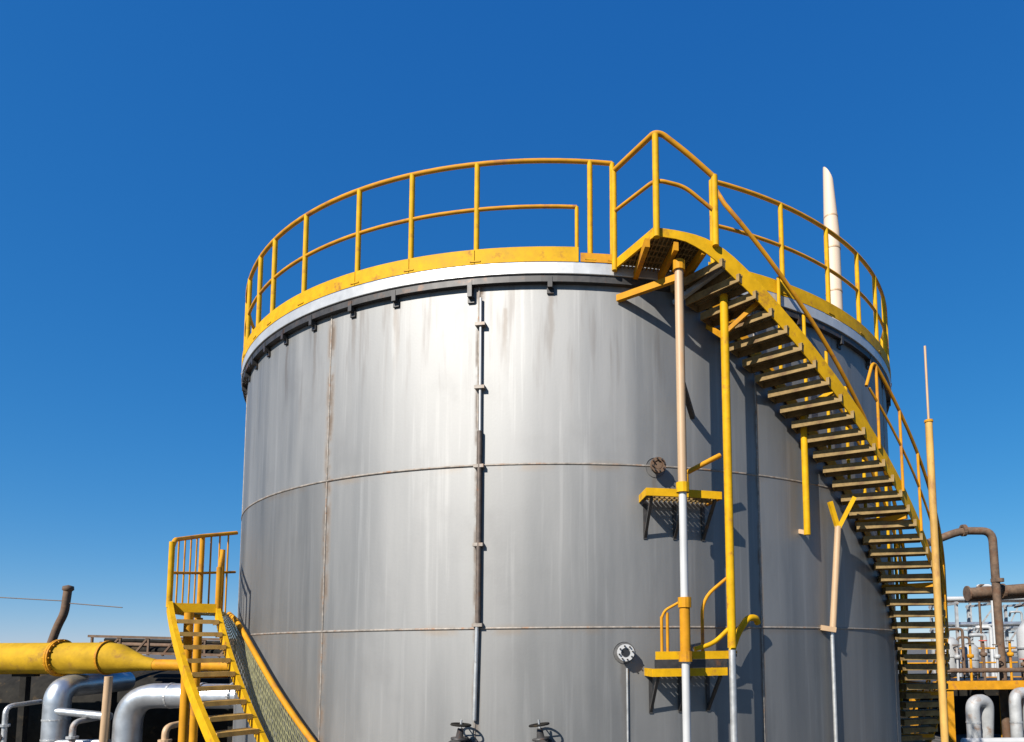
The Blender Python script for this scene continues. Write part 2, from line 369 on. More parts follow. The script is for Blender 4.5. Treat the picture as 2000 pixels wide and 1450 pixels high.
# carrying posts and struts
post(19.55, 5.86, 1.70+B, stz(19.55)-.2, .045, YEL, stair, 'carrying_post')
mb = MB(); mb.tube([cp(19.55, 5.86, 0), cp(19.55, 5.86, 1.68+B)], .036, 10); mb.build('carrying_post_foot', GALV, stair)
for (a, b, r1, r2, z1, z2) in ((19.6, 22.8, 5.86, 6.05, 5.05+B, 5.38+B), (19.5, 19.5, 5.48, 5.84, 5.30+B, 5.02+B), (19.6, 21.6, 5.86, 5.6, 5.28+B, 5.36+B)):
    one('bar', cp(a, r1, z1), cp(b, r2, z2), .045, .045).build('strut', YELO, stair)
one('bar', cp(15.2, 5.5, 5.50+B), cp(18.6, 6.05, 5.66+B), .05, .05).build('strut', GALV, stair)
post(32.5, 5.58, 3.0+B, 4.52+B, .040, YEL, stair, 'carrying_post'); one('bar', cp(32.5, 5.58, 4.5+B), cp(33.5, 5.95, 4.62+B), .05, .05).build('strut', YEL, stair)
one('bar', cp(32.5, R, 3.06+B), cp(32.5, 5.60, 3.02+B), .05, .05).build('strut', TAN, stair)
mb = MB(); mb.tube([cp(38.1, 5.60, 3.15+B), cp(37.0, 5.55, 1.92+B)], .040, 10); mb.build('carrying_post', TAN, stair)
mb = MB(); mb.bar(cp(35.7, R, 1.93+B), cp(37.2, 5.57, 1.90+B), .07, .06); mb.build('strut', TAN, stair)
mb = MB(); mb.bar(cp(38.1, 5.60, 3.12+B), cp(39.5, 5.75, 3.5+B), .05, .05); mb.bar(cp(38.1, 5.60, 3.12+B), cp(37.2, 5.56, 3.45+B), .05, .05); mb.build('strut', YEL, stair)
mb = MB(); mb.tube([cp(37.1, 5.53, 0), cp(37.1, 5.53, 1.88+B)], .024, 8); mb.build('carrying_post_foot', GALV, stair)
for a in (45, 54, 63, 72, 81):
    one('bar', cp(a, R, stz(a)-.22), cp(a, RO_-.03, stz(a)-.22), .05, .06).build('tread_bracket', YELO, stair)

# ------------------------------------------------------------------ tall column outside the stair
colm = empty('yellow_column', cp(51.5, 6.22, 0), 'tall yellow column with thin rod on top beside the outer edge of the stair', 'column')
one('tube', [cp(51.5, 6.22, .02), cp(51.5, 6.22, 4.62+B)], .046, 14).build('shaft', OCHRE, colm)
one('tube', [cp(51.5, 6.22, 4.62+B), cp(51.5, 6.22, 5.65+B)], .016, 8).build('rod', TAN, colm)
mb = MB(); mb.box(cp(51.5, 6.22, .012), (.3, .3, .024)); mb.build('base_plate', YELO, colm)
mb = MB(); mb.lathe([(.0, .03), (.055, .03), (.055, 0), (0, 0)], cp(51.5, 6.22, 4.615+B), 14, smooth=False); mb.build('cap', YELO, colm)

# ------------------------------------------------------------------ vertical riser pipe under the landing
riser = empty('riser_pipe', cp(14.05, 6.0, 0), 'slim tan and pale vertical pipe rising from the ground to the stair landing', 'pipe')
one('tube', [cp(14.05, 6.0, 3.30+B), cp(14.05, 6.0, 5.60+B)], .046, 12).build('upper_pipe', TAN, riser)
one('tube', [cp(14.05, 6.0, 0), cp(14.05, 6.0, 3.30+B)], .040, 12).build('lower_pipe', WHITE, riser)
for z, m in ((3.30, YEL), (5.62, YELO), (2.15, YELO), (1.62, YELO)):
    mb = MB(); mb.lathe([(.04, -.05), (.066, -.05), (.066, .05), (.04, .05)], cp(14.05, 6.0, z+B), 12, smooth=False); mb.build('collar', m, riser)
one('bar', cp(8.6, R+.01, 5.50+B), cp(14.0, 6.0, 5.50+B), .05, .07).build('tie_beam', YELO, riser)
one('tube', [cp(14.05, 6.0, 1.65+B), cp(14.05, 6.0, 2.12+B)], .052, 12).build('sleeve', YELO, riser)
one('bar', cp(14.05, 5.95, 4.52+B), cp(17.4, R, 4.24+B), .05, .06).build('strut', DARK, riser)

# ------------------------------------------------------------------ two small platforms hung on the shell
def platform(z, a0, a1, r1, label, double):
    e = empty('access_platform', cp((a0+a1)/2, R, z), label, 'platform', 'small platforms hung on the tank shell')
    mb = MB(); a = a0+.5
    while a < a1-.2: mb.box(cp(a, (R+r1)/2, z-.02), (.010, r1-R-.03, .035), (cp(a+90,1,0), cp(a,1,0), Vector((0,0,1)))); a += .55
    for k in range(1, 4): rr = R+(r1-R)*k/4; mb.arc(a0+.2, a1-.2, rr-.006, rr+.006, z-.035, z-.004, 2)
    o = mb.build('grating', TREAD, e); o['kind'] = 'stuff'
    one('arc', a0, a1, r1-.012, r1, z-.05, z+.03, 1).build('edge_strip', YEL, e)
    one('bar', cp(a0, R, z-.01), cp(a0, r1-.006, z-.01), .012, .08).build('edge_strip', YEL, e)
    one('bar', cp(a1, R, z-.01), cp(a1, r1-.006, z-.01), .012, .08).build('edge_strip', YELO, e)
    for a in (a0+.6, (a0+a1)/2, a1-.6):
        mb = MB(); mb.bar(cp(a, R+.004, z-.42), cp(a, r1-.04, z-.055), .03, .03); mb.bar(cp(a, R+.01, z-.44), cp(a, R+.01, z-.06), .04, .012, cp(a,1,0)); mb.build('gusset', DARK, e)
    if double:
        one('arc', a0+.3, a1+.2, r1-.012, r1+.002, z+.12, z+.20, 1).build('toe_strip', YEL, e)
        one('arc', a0+.2, a1, r1-.010, r1-.002, z+.032, z+.118, 1).build('toe_panel', DARK, e)
    return e
p1 = platform(3.30+B, 10.9, 19.0, 5.82, 'small yellow-edged platform high on the shell under the stair landing', False)
p2 = platform(1.47+B, 11.3, 19.2, 5.82, 'lower yellow-edged platform with short rails beside the round wall nozzle', True)
one('tube', [cp(15.0, 5.80, 3.50+B), cp(18.9, 5.82, 3.72+B)], .026, 8).build('rail', YELO, p1)
one('tube', [cp(15.2, 5.80, 3.32+B), cp(15.2, 5.80, 3.52+B)], .022, 8).build('rail_post', YELO, p1)
for a, z in ((12.3, 2.02), (12.9, 2.06)):
    one('tube', [cp(a, 5.80, 1.66+B), cp(a, 5.80, z+B)], .016, 8).build('rail_post', YELO, p2)
one('tube', bend([cp(12.3, 5.80, 2.0+B), cp(12.6, 5.81, 2.08+B), cp(14.0, 5.84, 2.16+B)], .05), .014, 8).build('rail', YELO, p2)
one('tube', bend([cp(16.6, 5.80, 1.66+B), cp(16.6, 5.80, 2.2+B), cp(19.3, 5.83, 2.42+B)], .22), .018, 8).build('hoop', YELO, p2)
one('tube', bend([cp(15.6, 5.82, 1.69+B), cp(17.6, 5.83, 1.74+B), cp(19.4, 5.84, 1.90+B)], .2), .024, 8).build('rail', YEL, p2)
# goose-neck vent right of the lower platform
gn = empty('gooseneck_pipe', cp(21.5, 5.6, 1.66+B), 'bent yellow gooseneck pipe on the shell right of the lower platform', 'pipe')
one('tube', bend([cp(20.6, 5.66, 1.66+B), cp(21.3, 5.68, 1.86+B), cp(22.6, 5.68, 2.02+B), cp(23.9, 5.64, 2.02+B), cp(24.4, 5.6, 1.97+B)], .12), .036, 12).build('bent_pipe', YEL, gn)
mb = MB(); mb.lathe([(0,.0), (.06,0), (.06,.03), (0,.03)], cp(20.6, 5.66, 1.64+B), 14, smooth=False); mb.build('flange', YELO, gn)
one('bar', cp(20.6, R-.01, 1.62+B), cp(20.6, 5.70, 1.62+B), .08, .03).build('bracket', DARK, gn)
# rusty nozzle over platform one
def nozzle(name, a, z, r, length, label, body, face, cat='nozzle', n=20):
    e = empty(name, cp(a, R, z), label, cat); ax = axes(cp(a, 1, 0)); c = cp(a, R-.01, z)
    mb = MB(); mb.lathe([(0, .014), (r*1.25, .014), (r*1.28, .02), (r*1.3, 0)], c, 28, ax, smooth=False); mb.build('pad', PADM, e)
    mb = MB(); mb.lathe([(r*.62, 0), (r*.62, length)], c, n, ax); mb.build('neck', body, e)
    mb = MB(); mb.lathe([(r*.60, length), (r, length), (r, length+.035), (r*.58, length+.035), (r*.56, length+.02), (0, length+.02)], c, n, ax, smooth=False); fl = mb.build('flange', body, e)
    mb = MB(); mb.lathe([(0, length+.026), (r*.5, length+.026), (r*.5, length+.021)], c, n, ax, smooth=False); mb.build('cover', face, fl)
    for k in range(8):
        q = c+(ax[0]*cos(pi*k/4+.2)+ax[1]*sin(pi*k/4+.2))*r*.8
        mb = MB(); mb.lathe([(r*.1, length+.034), (r*.1, length+.06), (0, length+.06)], q, 6, ax, smooth=False); mb.build('bolt', DARK, fl)
    return e
nozzle('flanged_nozzle', 12.8, 3.64+B, .085, .10, 'small brown flanged nozzle just above the upper platform', RUSTY, RUSTY)
nozzle('flanged_nozzle', 9.0, 1.66+B, .088, .10, 'round pale-rimmed nozzle with dark face alone on the lit shell', WHITE, GLASS)
one_c = MB(); one_c.tube([cp(9.3, R+.018, .3), cp(9.3, R+.018, 1.50+B)], .012, 6)
tag(one_c.build('conduit', GALV), 'thin grey conduit running down the shell below the round nozzle', 'conduit')

# ------------------------------------------------------------------ dark vertical conduit and valves on the front of the shell
cd = empty('gauge_pipe', cp(-6.85, R, 1.0+B), 'dark rust-stained vertical pipe strapped to the middle of the bright shell', 'pipe')
one('tube', [cp(-6.85, R+.035, 1.98+B), cp(-6.85, R+.035, 4.02+B)], .027, 10).build('upper_pipe', BROWN, cd)
one('tube', [cp(-7.15, R+.032, .98+B), cp(-6.95, R+.032, 1.98+B)], .022, 10).build('lower_pipe', GALV, cd)
one('tube', [cp(-6.85, R+.030, 4.02+B), cp(-6.9, R+.030, 5.5+B)], .014, 8).build('top_pipe', WHITE, cd)
for z in (1.96, 2.8, 3.64, 4.5, 5.2):
    mb = MB(); mb.box(cp(-6.9, R+.03, z+B), (.11, .06, .035), (cp(83.1,1,0), cp(-6.9,1,0), Vector((0,0,1)))); mb.build('clamp', WELD, cd)
def valve(a, label, lean):
    e = empty('gate_valve', cp(a, R, .75+B), label, 'valve', 'dark valves low on the tank front'); c = cp(a, R+.16, .72+B); ax = axes(cp(a, 1, 0)); Z = Vector((lean, 0, 1)).normalized()
    ux = axes(Z)
    mb = MB(); mb.lathe([(.055, -.17), (.055, .1)], c, 14, ax); mb.lathe([(.10, .08), (.10, .11), (0, .11)], c, 16, ax, smooth=False); mb.lathe([(.10,-.16), (.10,-.12), (.05,-.12)], c, 16, ax, smooth=False); mb.build('body', DARK, e)
    mb = MB(); mb.lathe([(.075, -.05), (.08, .04), (.06, .08), (.085, .085), (.085, .105), (.04, .11), (.028, .2), (.0, .2)], c, 14, ux); bn = mb.build('bonnet', DARK, e)
    mb = MB(); mb.tube([c+Z*.18, c+Z*.285], .011, 8); mb.build('stem', GALV, bn)
    mb = MB(); ring = [c+Z*.235+(ux[0]*cos(2*pi*k/20)+ux[1]*sin(2*pi*k/20))*.095 for k in range(20)]; mb.tube(ring, .011, 6, closed=True)
    for k in range(4): mb.tube([c+Z*.235, ring[5*k]], .007, 6)
    mb.build('handwheel', BLACK, bn)
    return e
valve(-8.35, 'dark gate valve at the foot of the vertical gauge pipe', .10)
valve(.3, 'dark gate valve on bare shell right of the gauge pipe', -.12)

# ------------------------------------------------------------------ second stair, in front on the left
ls = empty('access_stair', cp(-11, 6.1, 0), 'curved yellow steel stair climbing to a small landing at the left of the tank', 'stair')
def lz(p): return 2.26+B-(p+46.8)*.104
LO, LI, LE = 6.35, 5.85, -46.8+(2.26+B)/.104
Ao, Ai = cp(-46.9, LO, 2.25+B), cp(-46.3, LI, 2.25+B)
one('arc', -46.9, LE, LO-.03, LO+.02, lambda p: lz(p)-.10, lambda p: lz(p)+.08, 1.5).build('outer_stringer', YEL, ls)
one('arc', -46.5, LE, LI-.025, LI+.025, lambda p: lz(p)-.09, lambda p: lz(p)+.07, 1.5).build('inner_stringer', YEL, ls)
lt = MB(); rc = (LO+LI)/2; w = LO-LI-.06
for k in range(5): lt.box((-.10+.05*k, -rc, 0), (.028, w, .024))
lt.box((.125, -rc, -.012), (.012, w, .05)); lt.box((0, -rc+w/2-.005, -.02), (.23, .010, .05)); lt.box((0, -rc-w/2+.005, -.02), (.23, .010, .05))
ltm = lt.mesh('tread', OCHRE)
for k in range(24):
    a = -45.4+1.48*k
    if lz(a) > .15: place('tread', ltm, ls, (0, 0, lz(a)-.03), radians(a))
A2, B2 = Vector((-5.0, -3.2, 2.24+B)), Vector((-4.80, -2.86, 2.24+B))
zl = 2.25+B
mb = MB()
for k in range(16):
    u = k/15; p = Ao.lerp(A2, u); q = Ai.lerp(B2, u); p.z = q.z = zl-.02; mb.bar(p, q, .012, .035)
for k in range(1, 5):
    u = k/5; p = Ao.lerp(Ai, u); q = A2.lerp(B2, u); p.z = q.z = zl-.025; mb.bar(p, q, .012, .028)
o = mb.build('landing_grating', MESHM, ls); o['kind'] = 'stuff'
mb = MB(); q = Ai.copy(); q.z = zl; mb.bar(Ao, q, .05, .11); mb.build('landing_edge', YEL, ls)
mb = MB(); mb.bar(Ao, A2, .05, .13); mb.build('landing_edge', YEL, ls)
for a in (-40.2, -31.5): one('bar', cp(a, LI+.02, lz(a)-.13), cp(a, LO-.02, lz(a)-.13), .05, .06).build('cross_member', YEL, ls)
H = Vector((0,0,.82))
for p, m, h in ((Ao, YEL, .80), (A2, YELO, 1.08), (Ao.lerp(A2, .45), YELO, .0), (Vector((Ai.x, Ai.y, zl)), YELO, .52), (Vector((-4.62, -3.35, zl)), YELO, .85)):
    if h: one('tube', [p, p+Vector((0,0,h))], .032, 10).build('post', m, ls)
B3 = Vector((-4.82, -2.70, zl))
one('tube', bend([Ao+Vector((0,0,.72)), Ao+Vector((.01,.03,.83)), A2+Vector((0,0,1.08)), B3+Vector((0,0,1.2))], .08), .028, 10).build('top_rail', YELO, ls)
one('tube', [Ao+Vector((0,0,.42)), A2+Vector((0,0,.56)), B3+Vector((0,0,.62))], .018, 8).build('mid_rail', YELO, ls)
for k in range(1, 5):
    p = Ao.lerp(A2, k/5); one('tube', [p, p+Vector((0,0,.84+.05*k))], .011, 6).build('infill_bar', YELO, ls)
for k in range(1, 4):
    p = A2.lerp(B3, k/4); one('tube', [p, p+Vector((0,0,1.08+.03*k))], .013, 6).build('infill_bar', YELO, ls)
Pi = Vector((Ai.x, Ai.y, zl)); Pj = Vector((-4.62, -3.35, zl))
one('tube', [Pi+Vector((0,0,.50)), Pj+Vector((0,0,.83))], .024, 8).build('inner_rail', YELO, ls)
for k in range(1, 4):
    p = Pi.lerp(Pj, k/4); one('tube', [p, p+Vector((0,0,.5+.33*k/4))], .012, 6).build('infill_bar', YELO, ls)
# mesh guard between the flight and the shell, with its own lower rail
W0, W1 = cp(-57, 5.56, 2.20+B), cp(-28.5, 5.52, .70+B)
wall_rail = [cp(-57, 5.58, 2.24+B), cp(-49, 5.58, 2.12+B), cp(-42.1, 5.58, 1.78+B), cp(-34.6, 5.58, 1.25+B), cp(-27.4, 5.58, .71+B), cp(-19, 5.58, .08+B), cp(-9.5, 5.58, -.65+B)]
one('tube', bend(wall_rail, .4), .032, 10).build('wall_rail', YELO, ls)
mb = MB()
for k in range(0, 64):
    u = k/63; a = -46+34*u; p = cp(a, LI-.03, lz(a)-.05)
    v = u*5.0; i = min(5, int(v)); q = wall_rail[i].lerp(wall_rail[min(i+1, 6)], v-i)
    mb.bar(p, q, .008, .008)
for j in range(1, 9):
    w_ = j/9; prev = None
    for k in range(0, 31):
        u = k/30; a = -46+34*u; p = cp(a, LI-.03, lz(a)-.05); v = u*5.0; i = min(5, int(v)); q = wall_rail[i].lerp(wall_rail[min(i+1, 6)], v-i)
        c = p.lerp(q, w_)
        if prev is not None: mb.bar(prev, c, .008, .008)
        prev = c
o = mb.build('mesh_panel', MESHM, ls); o['kind'] = 'stuff'
for p in (A2, Vector((-4.35, -4.4, 0))):
    mb = MB(); mb.tube([(p.x, p.y, 0), (p.x, p.y, zl-.07)], .05, 10); mb.build('leg', YELO, ls)

# ------------------------------------------------------------------ far things: pixel-free world positions in metres
# left: a pipe rack beside the tank, about 18 m from the camera
YB = 5.6
yp = empty('yellow_duct', (-14, YB, 0), 'big yellow horizontal duct narrowing to a thin pipe left of the tank', 'duct')
one('tube', [(-22, YB, 3.12), (-13.0, YB, 3.08)], .42, 28).build('wide_duct', YELD, yp)
one('tube', [(-13.0, YB, 3.08), (-12.75, YB, 3.06), (-12.1, YB, 2.93), (-11.75, YB, 2.89)], [.42, .40, .20, .155], 28, False).build('reducer', YELD, yp)
one('tube', [(-11.75, YB, 2.89), (-8.0, YB, 2.80)], .15, 20).build('narrow_pipe', YELO, yp)
for x in (-20.0, -16.2, -13.05):
    mb = MB(); ax = (Vector((0,1,0)), Vector((0,0,1)), Vector((1,0,0))); mb.lathe([(.41, 0), (.46, 0), (.46, .05), (.41, .05)], (x, YB, 3.09), 28, ax, smooth=False); mb.build('band', YELO, yp)
for x in (-19, -15.2, -9.6):
    mb = MB(); mb.bar((x, YB, 0), (x, YB, 2.7), .16, .16, Vector((0,1,0))); mb.bar((x-.3, YB, 2.66), (x+.3, YB, 2.66), .18, .1); mb.build('support', BLACK, yp)
for x in (-17.9, -14.3):
    ax = (Vector((0,1,0)), Vector((0,0,1)), Vector((1,0,0))); mb = MB(); mb.lathe([(.41, -.05), (.50, -.05), (.50, -.006), (.41, -.006)], (x, YB, 3.10), 28, ax, smooth=False); mb.lathe([(.41, .006), (.50, .006), (.50, .05), (.41, .05)], (x, YB, 3.10), 28, ax, smooth=False)
    for k in range(16):
        c = Vector((x, YB+.46*cos(k*pi/8), 3.10+.46*sin(k*pi/8))); mb.lathe([(0, -.09), (.022, -.09), (.022, .09), (0, .09)], c, 6, ax, smooth=False)
    mb.build('flange', YELO, yp)
# rusty tray rack on top of and behind the narrow end
tr = empty('cable_tray', (-11, YB+.9, 0), 'dark rusty cable tray full of pipework behind the yellow duct', 'cable tray')
for z in (3.18, 3.62):
    one('bar', (-14.3, YB+.9, z+.08), (-8.0, YB+.9, z-.14), .08, .07).build('rail', RUSTY, tr)
for i in range(16):
    x = -14.2+i*.4; u = (x+14.3)/6.3; mb = MB(); mb.bar((x, YB+.9, 3.2-u*.22), (x+(.38 if i % 2 else .0), YB+.9, 3.68-u*.22), .05, .05, Vector((0,1,0))); mb.build('lacing', RUSTY, tr)
for i, (dz, rr, m) in enumerate(((.12, .09, BLACK), (.26, .07, RUSTY), (.38, .06, BLACK), (.2, .11, BLACK))):
    one('tube', [(-14.3, YB+1.15+.18*i, 3.22+dz), (-8.0, YB+1.15+.18*i, 3.0+dz)], rr, 10).build('tray_pipe', m, tr)
for x in (-13.8, -8.6):
    mb = MB(); mb.bar((x, YB+1.2, 0), (x, YB+1.2, 3.2), .2, .2, Vector((0,1,0))); mb.build('leg', BLACK, tr)
# leaning mast with a wire through it
lm = empty('leaning_mast', (-14.6, YB+1.6, 3.4), 'short leaning brown mast above the yellow duct', 'mast')
one('tube', bend([(-15.35, YB+.9, 3.5), (-15.2, YB+.9, 4.0), (-15.03, YB+.9, 4.35), (-14.97, YB+.9, 5.1)], .2), .10, 10).build('pole', RUSTY, lm)
mb = MB(); mb.lathe([(.0, .14), (.13, .1), (.14, 0), (.10, -.04)], (-14.97, YB+.9, 5.02), 12); mb.build('cap', RUSTY, lm)
for i, (a, b) in enumerate((((-17.5, YB+.9, 4.86), (-15.03, YB+.9, 4.70)), ((-14.95, YB+.9, 4.64), (-13.4, YB+.9, 4.50)))):
    one('tube', [a, b], .016, 6).build('arm', BROWN, lm)
# insulated pipes below the duct
ip = empty('insulated_pipe', (-13.8, YB-.6, 0), 'upright silver insulated pipe with rounded top under the yellow duct', 'pipe', 'silver insulated pipes below the duct')
one('tube', bend([(-13.8, YB-.6, 0), (-13.8, YB-.6, 2.35), (-13.7, YB+1.6, 2.4)], .4, 10), .29, 20).build('cladding', SILV, ip)
for z in (.5, 1.0, 1.5):
    mb = MB(); mb.lathe([(.29, 0), (.30, 0), (.30, .04), (.29, .04)], (-13.8, YB-.6, z), 20, smooth=False); mb.build('band', GALV, ip)
ip = empty('insulated_pipe', (-11.95, YB-.6, 0), 'silver insulated pipe with elbow turning right behind the yellow stair', 'pipe', 'silver insulated pipes below the duct')
one('tube', bend([(-11.95, YB-.6, .2), (-11.95, YB-.6, 2.12), (-8.5, YB-.5, 2.05)], .75, 12), .32, 22).build('cladding', SILV, ip)
for x in (-10.9, -10.1, -9.3):
    mb = MB(); ax = (Vector((0,1,0)), Vector((0,0,1)), Vector((1,0,0))); mb.lathe([(.32, 0), (.335, 0), (.335, .05), (.32, .05)], (x, YB-.56, 2.10), 22, ax, smooth=False); mb.build('band', GALV, ip)
ip = empty('insulated_pipe', (-13.9, YB-.3, 0), 'thin silver cross pipe linking the two insulated pipes', 'pipe', 'silver insulated pipes below the duct')
one('tube', [(-13.7, YB-.75, 1.75), (-12.3, YB-.75, 1.60)], .10, 14).build('cladding', SILV, ip)
one('tube', [(-13.7, YB-.75, .95), (-12.3, YB-.75, .95)], .08, 14).build('cladding', SILV, ip)
for i, (x, y, h, r_, m, lab) in enumerate(((-14.75, YB-1.0, 1.9, .06, GALV, 'thin grey upright pipe left of the silver insulated pipes'), (-12.95, YB-1.1, 1.5, .07, PALE, 'short pale upright pipe with flange between the silver pipes'), (-10.7, YB-1.0, 1.35, .08, TAN, 'short tan upright pipe below the horizontal silver pipe'))):
    e = empty('upright_pipe', (x, y, 0), lab, 'pipe', 'small upright pipes under the duct')
    run = one('tube', bend([(x, y, 0), (x, y, h), (x+.1, y+.9, h+.05)], .2), r_, 10).build('run', m, e)
    for z in (h*.45, h*.75):
        mb = MB(); mb.lathe([(r_, -.03), (r_*1.9, -.03), (r_*1.9, .03), (r_, .03)], (x, y, z), 12, smooth=False); mb.build('flange', m, run)
    mb = MB(); ring = [(x+cos(k*pi/6)*.14, y-.22, h*.6+sin(k*pi/6)*.14) for k in range(12)]; mb.tube(ring, .016, 6, closed=True); mb.tube([(x, y, h*.6), (x, y-.24, h*.6)], .02, 6); mb.bar(ring[0], ring[6], .018, .018); mb.bar(ring[3], ring[9], .018, .018); mb.build('handwheel', RED if i == 1 else DARK, run)
st = MB(); st.tube([(-12.35, YB-.9, 0), (-12.28, YB-.9, 2.62)], .09, 10); st = st.build('stanchion', TAN); tag(st, 'slim tan stanchion standing between the silver pipes', 'post')
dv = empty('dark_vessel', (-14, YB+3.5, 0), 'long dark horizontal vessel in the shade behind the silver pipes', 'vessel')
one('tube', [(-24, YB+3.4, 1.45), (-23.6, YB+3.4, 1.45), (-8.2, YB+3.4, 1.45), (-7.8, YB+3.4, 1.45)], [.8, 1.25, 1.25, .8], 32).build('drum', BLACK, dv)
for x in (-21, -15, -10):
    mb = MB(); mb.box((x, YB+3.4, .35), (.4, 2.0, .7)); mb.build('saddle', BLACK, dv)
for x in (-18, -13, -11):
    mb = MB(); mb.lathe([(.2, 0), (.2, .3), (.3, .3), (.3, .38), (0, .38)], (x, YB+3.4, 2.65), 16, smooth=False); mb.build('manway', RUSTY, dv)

# right: process area beyond the stair, 20 to 30 m from the camera
YR = 9.6
def X(px): return (px-1220)*YR2/1300+.865
YR2 = YR+12.36
ga = empty('gooseneck_pipe', (13.2, YR, 0), 'tall rusty brown pipe with arched top right of the stair', 'pipe')
one('tube', bend([(11.0, YR, 6.62), (12.1, YR, 7.02), (13.15, YR, 7.0), (13.25, YR, 0)], .35), .13, 12).build('bent_pipe', RUSTY, ga)
mb = MB(); mb.lathe([(.13,-.06), (.2,-.06), (.2,.06), (.13,.06)], (12.2, YR, 7.03), 14, axes((1, .02, .05)), smooth=False); mb.build('flange', RUSTY, ga)
mb = MB(); mb.lathe([(.13,-.06), (.2,-.06), (.2,.06), (.13,.06)], (13.23, YR, 5.35), 14, smooth=False); mb.build('flange', RUSTY, ga)
pf = empty('pipe_bridge', (14, YR+.4, 0), 'rusty elevated pipe bridge at the right edge of the picture', 'pipe bridge')
one('tube', [(12.45, YR+.4, 4.95), (18.5, YR+.4, 5.35)], .19, 16).build('bridge_pipe', RUSTY, pf)
one('bar', (12.5, YR+.6, 4.72), (18.5, YR+.6, 5.1), .3, .1).build('beam', RUSTY, pf)
mb = MB(); mb.lathe([(0, 0), (.26, 0), (.26, .05), (0, .05)], (12.40, YR+.4, 4.947), 16, axes((1, 0, .066)), smooth=False); mb.build('blind_flange', RUSTY, pf)
for x in (13.6, 14.6, 15.6): 
    mb = MB(); mb.lathe([(.19, -.05), (.25, -.05), (.25, .05), (.19, .05)], (x, YR+.4, 4.95+(x-12.45)*.066), 16, axes((1, 0, .066)), smooth=False); mb.build('flange', RUSTY, pf)
for x in (13.5, 16.5):
    mb = MB(); mb.bar((x, YR+.6, 0), (x, YR+.6, 4.9), .14, .14, Vector((0,1,0))); mb.build('column', YELO, pf)
one('tube', [(14.4, YR+.1, 2.0), (14.4, YR+.1, 5.9)], .09, 12).build('drop_pipe', PALE, pf)
# yellow deck with railing and machinery on top
dk = empty('yellow_deck', (13.5, YR-1, 0), 'yellow-edged working deck carrying pipework right of the stair', 'platform')
for y in (YR-1.2, YR+1.6): one('bar', (10.4, y, 1.98), (19, y, 1.98), .12, .26).build('edge_beam', YELO, dk)
mb = MB(); mb.box((14.7, YR+.2, 2.06), (8.6, 2.7, .04)); mb.build('deck_plate', DARK, dk)
for x in (10.9, 14.55, 18.2):
    for y in (YR-1.1, YR+1.5):
        mb = MB(); mb.bar((x, y, 0), (x, y, 1.85), .2, .2, Vector((0,1,0))); mb.build('column', YELO, dk)
for x in [10.6+.9*i for i in range(9)]:
    mb = MB(); mb.tube([(x, YR+1.6, 2.1), (x, YR+1.6, 3.1)], .03, 8); mb.build('rail_post', YELO, dk)
for z in (2.6, 3.1): one('tube', [(10.6, YR+1.6, z), (18.6, YR+1.6, z)], .028, 8).build('rail', YELO, dk)
rnd = random.Random(5)
def pump(x, y, z, s, k, label, m):
    e = empty('process_vessel', (x, y, z), label, 'vessel', 'pale vessels on the yellow deck')
    mb = MB(); mb.lathe([(0, 1.5*s), (.18*s, 1.46*s), (.30*s, 1.34*s), (.34*s, 1.2*s), (.34*s, .3*s), (.25*s, .16*s), (.1*s, .1*s)], (x, y, z), 20); mb.build('drum', m, e)
    for a in range(3):
        q = Vector((cos(a*2.1+k)*.28*s, sin(a*2.1+k)*.28*s, 0)); mb = MB(); mb.tube([Vector((x, y, z))+q, Vector((x, y, z+.5*s))+q], .035*s, 8); mb.build('leg', RUSTY, e)
    mb = MB(); mb.tube(bend([(x, y, z+1.4*s), (x, y, z+1.75*s), (x+.5*s*(-1)**k, y, z+1.75*s), (x+.5*s*(-1)**k, y, z+.2)], .12), .05*s, 10); mb.build('outlet_pipe', RUSTY, e)
    mb = MB(); mb.lathe([(.34*s, 0), (.37*s, 0), (.37*s, .05), (.34*s, .05)], (x, y, z+.8*s), 20, smooth=False); mb.build('band', GALV, e)
    return e
pump(11.35, YR-.3, 2.08, .95, 0, 'pale vessel on the deck nearest the spiral stair', PALE)
pump(12.45, YR+.5, 2.08, .80, 1, 'small pale vessel in the middle of the yellow deck', PALE)
pump(14.0, YR-.4, 2.08, 1.25, 0, 'tallest pale vessel on the deck at the right picture edge', WHITE)
ml = empty('pipe_manifold', (12.8, YR-.6, 2.08), 'rusty manifold of small valves along the yellow deck', 'manifold')
one('tube', [(10.7, YR-.8, 2.42), (15.5, YR-.8, 2.42)], .075, 12).build('header_pipe', RUSTY, ml)
for i, x in enumerate([10.95+.42*i for i in range(10)]):
    h = rnd.uniform(.3, .95); mb = MB(); mb.tube([(x, YR-.8, 2.1), (x, YR-.8, 2.42+h)], .04, 8); mb.lathe([(.04,-.07), (.1,-.05), (.1,.05), (.04,.07)], (x, YR-.8, 2.42+h*.55), 10); br = mb.build('branch_pipe', (RUSTY, PALE, YELO)[i % 3], ml)
    mb = MB(); ring = [(x+cos(k*pi/6)*.11, YR-.8+sin(k*pi/6)*.11, 2.44+h) for k in range(12)]; mb.tube(ring, .018, 6, closed=True); mb.bar(ring[0], ring[6], .02, .02); mb.bar(ring[3], ring[9], .02, .02); mb.build('handwheel', (RED, RUSTY, DARK)[i % 3], br)
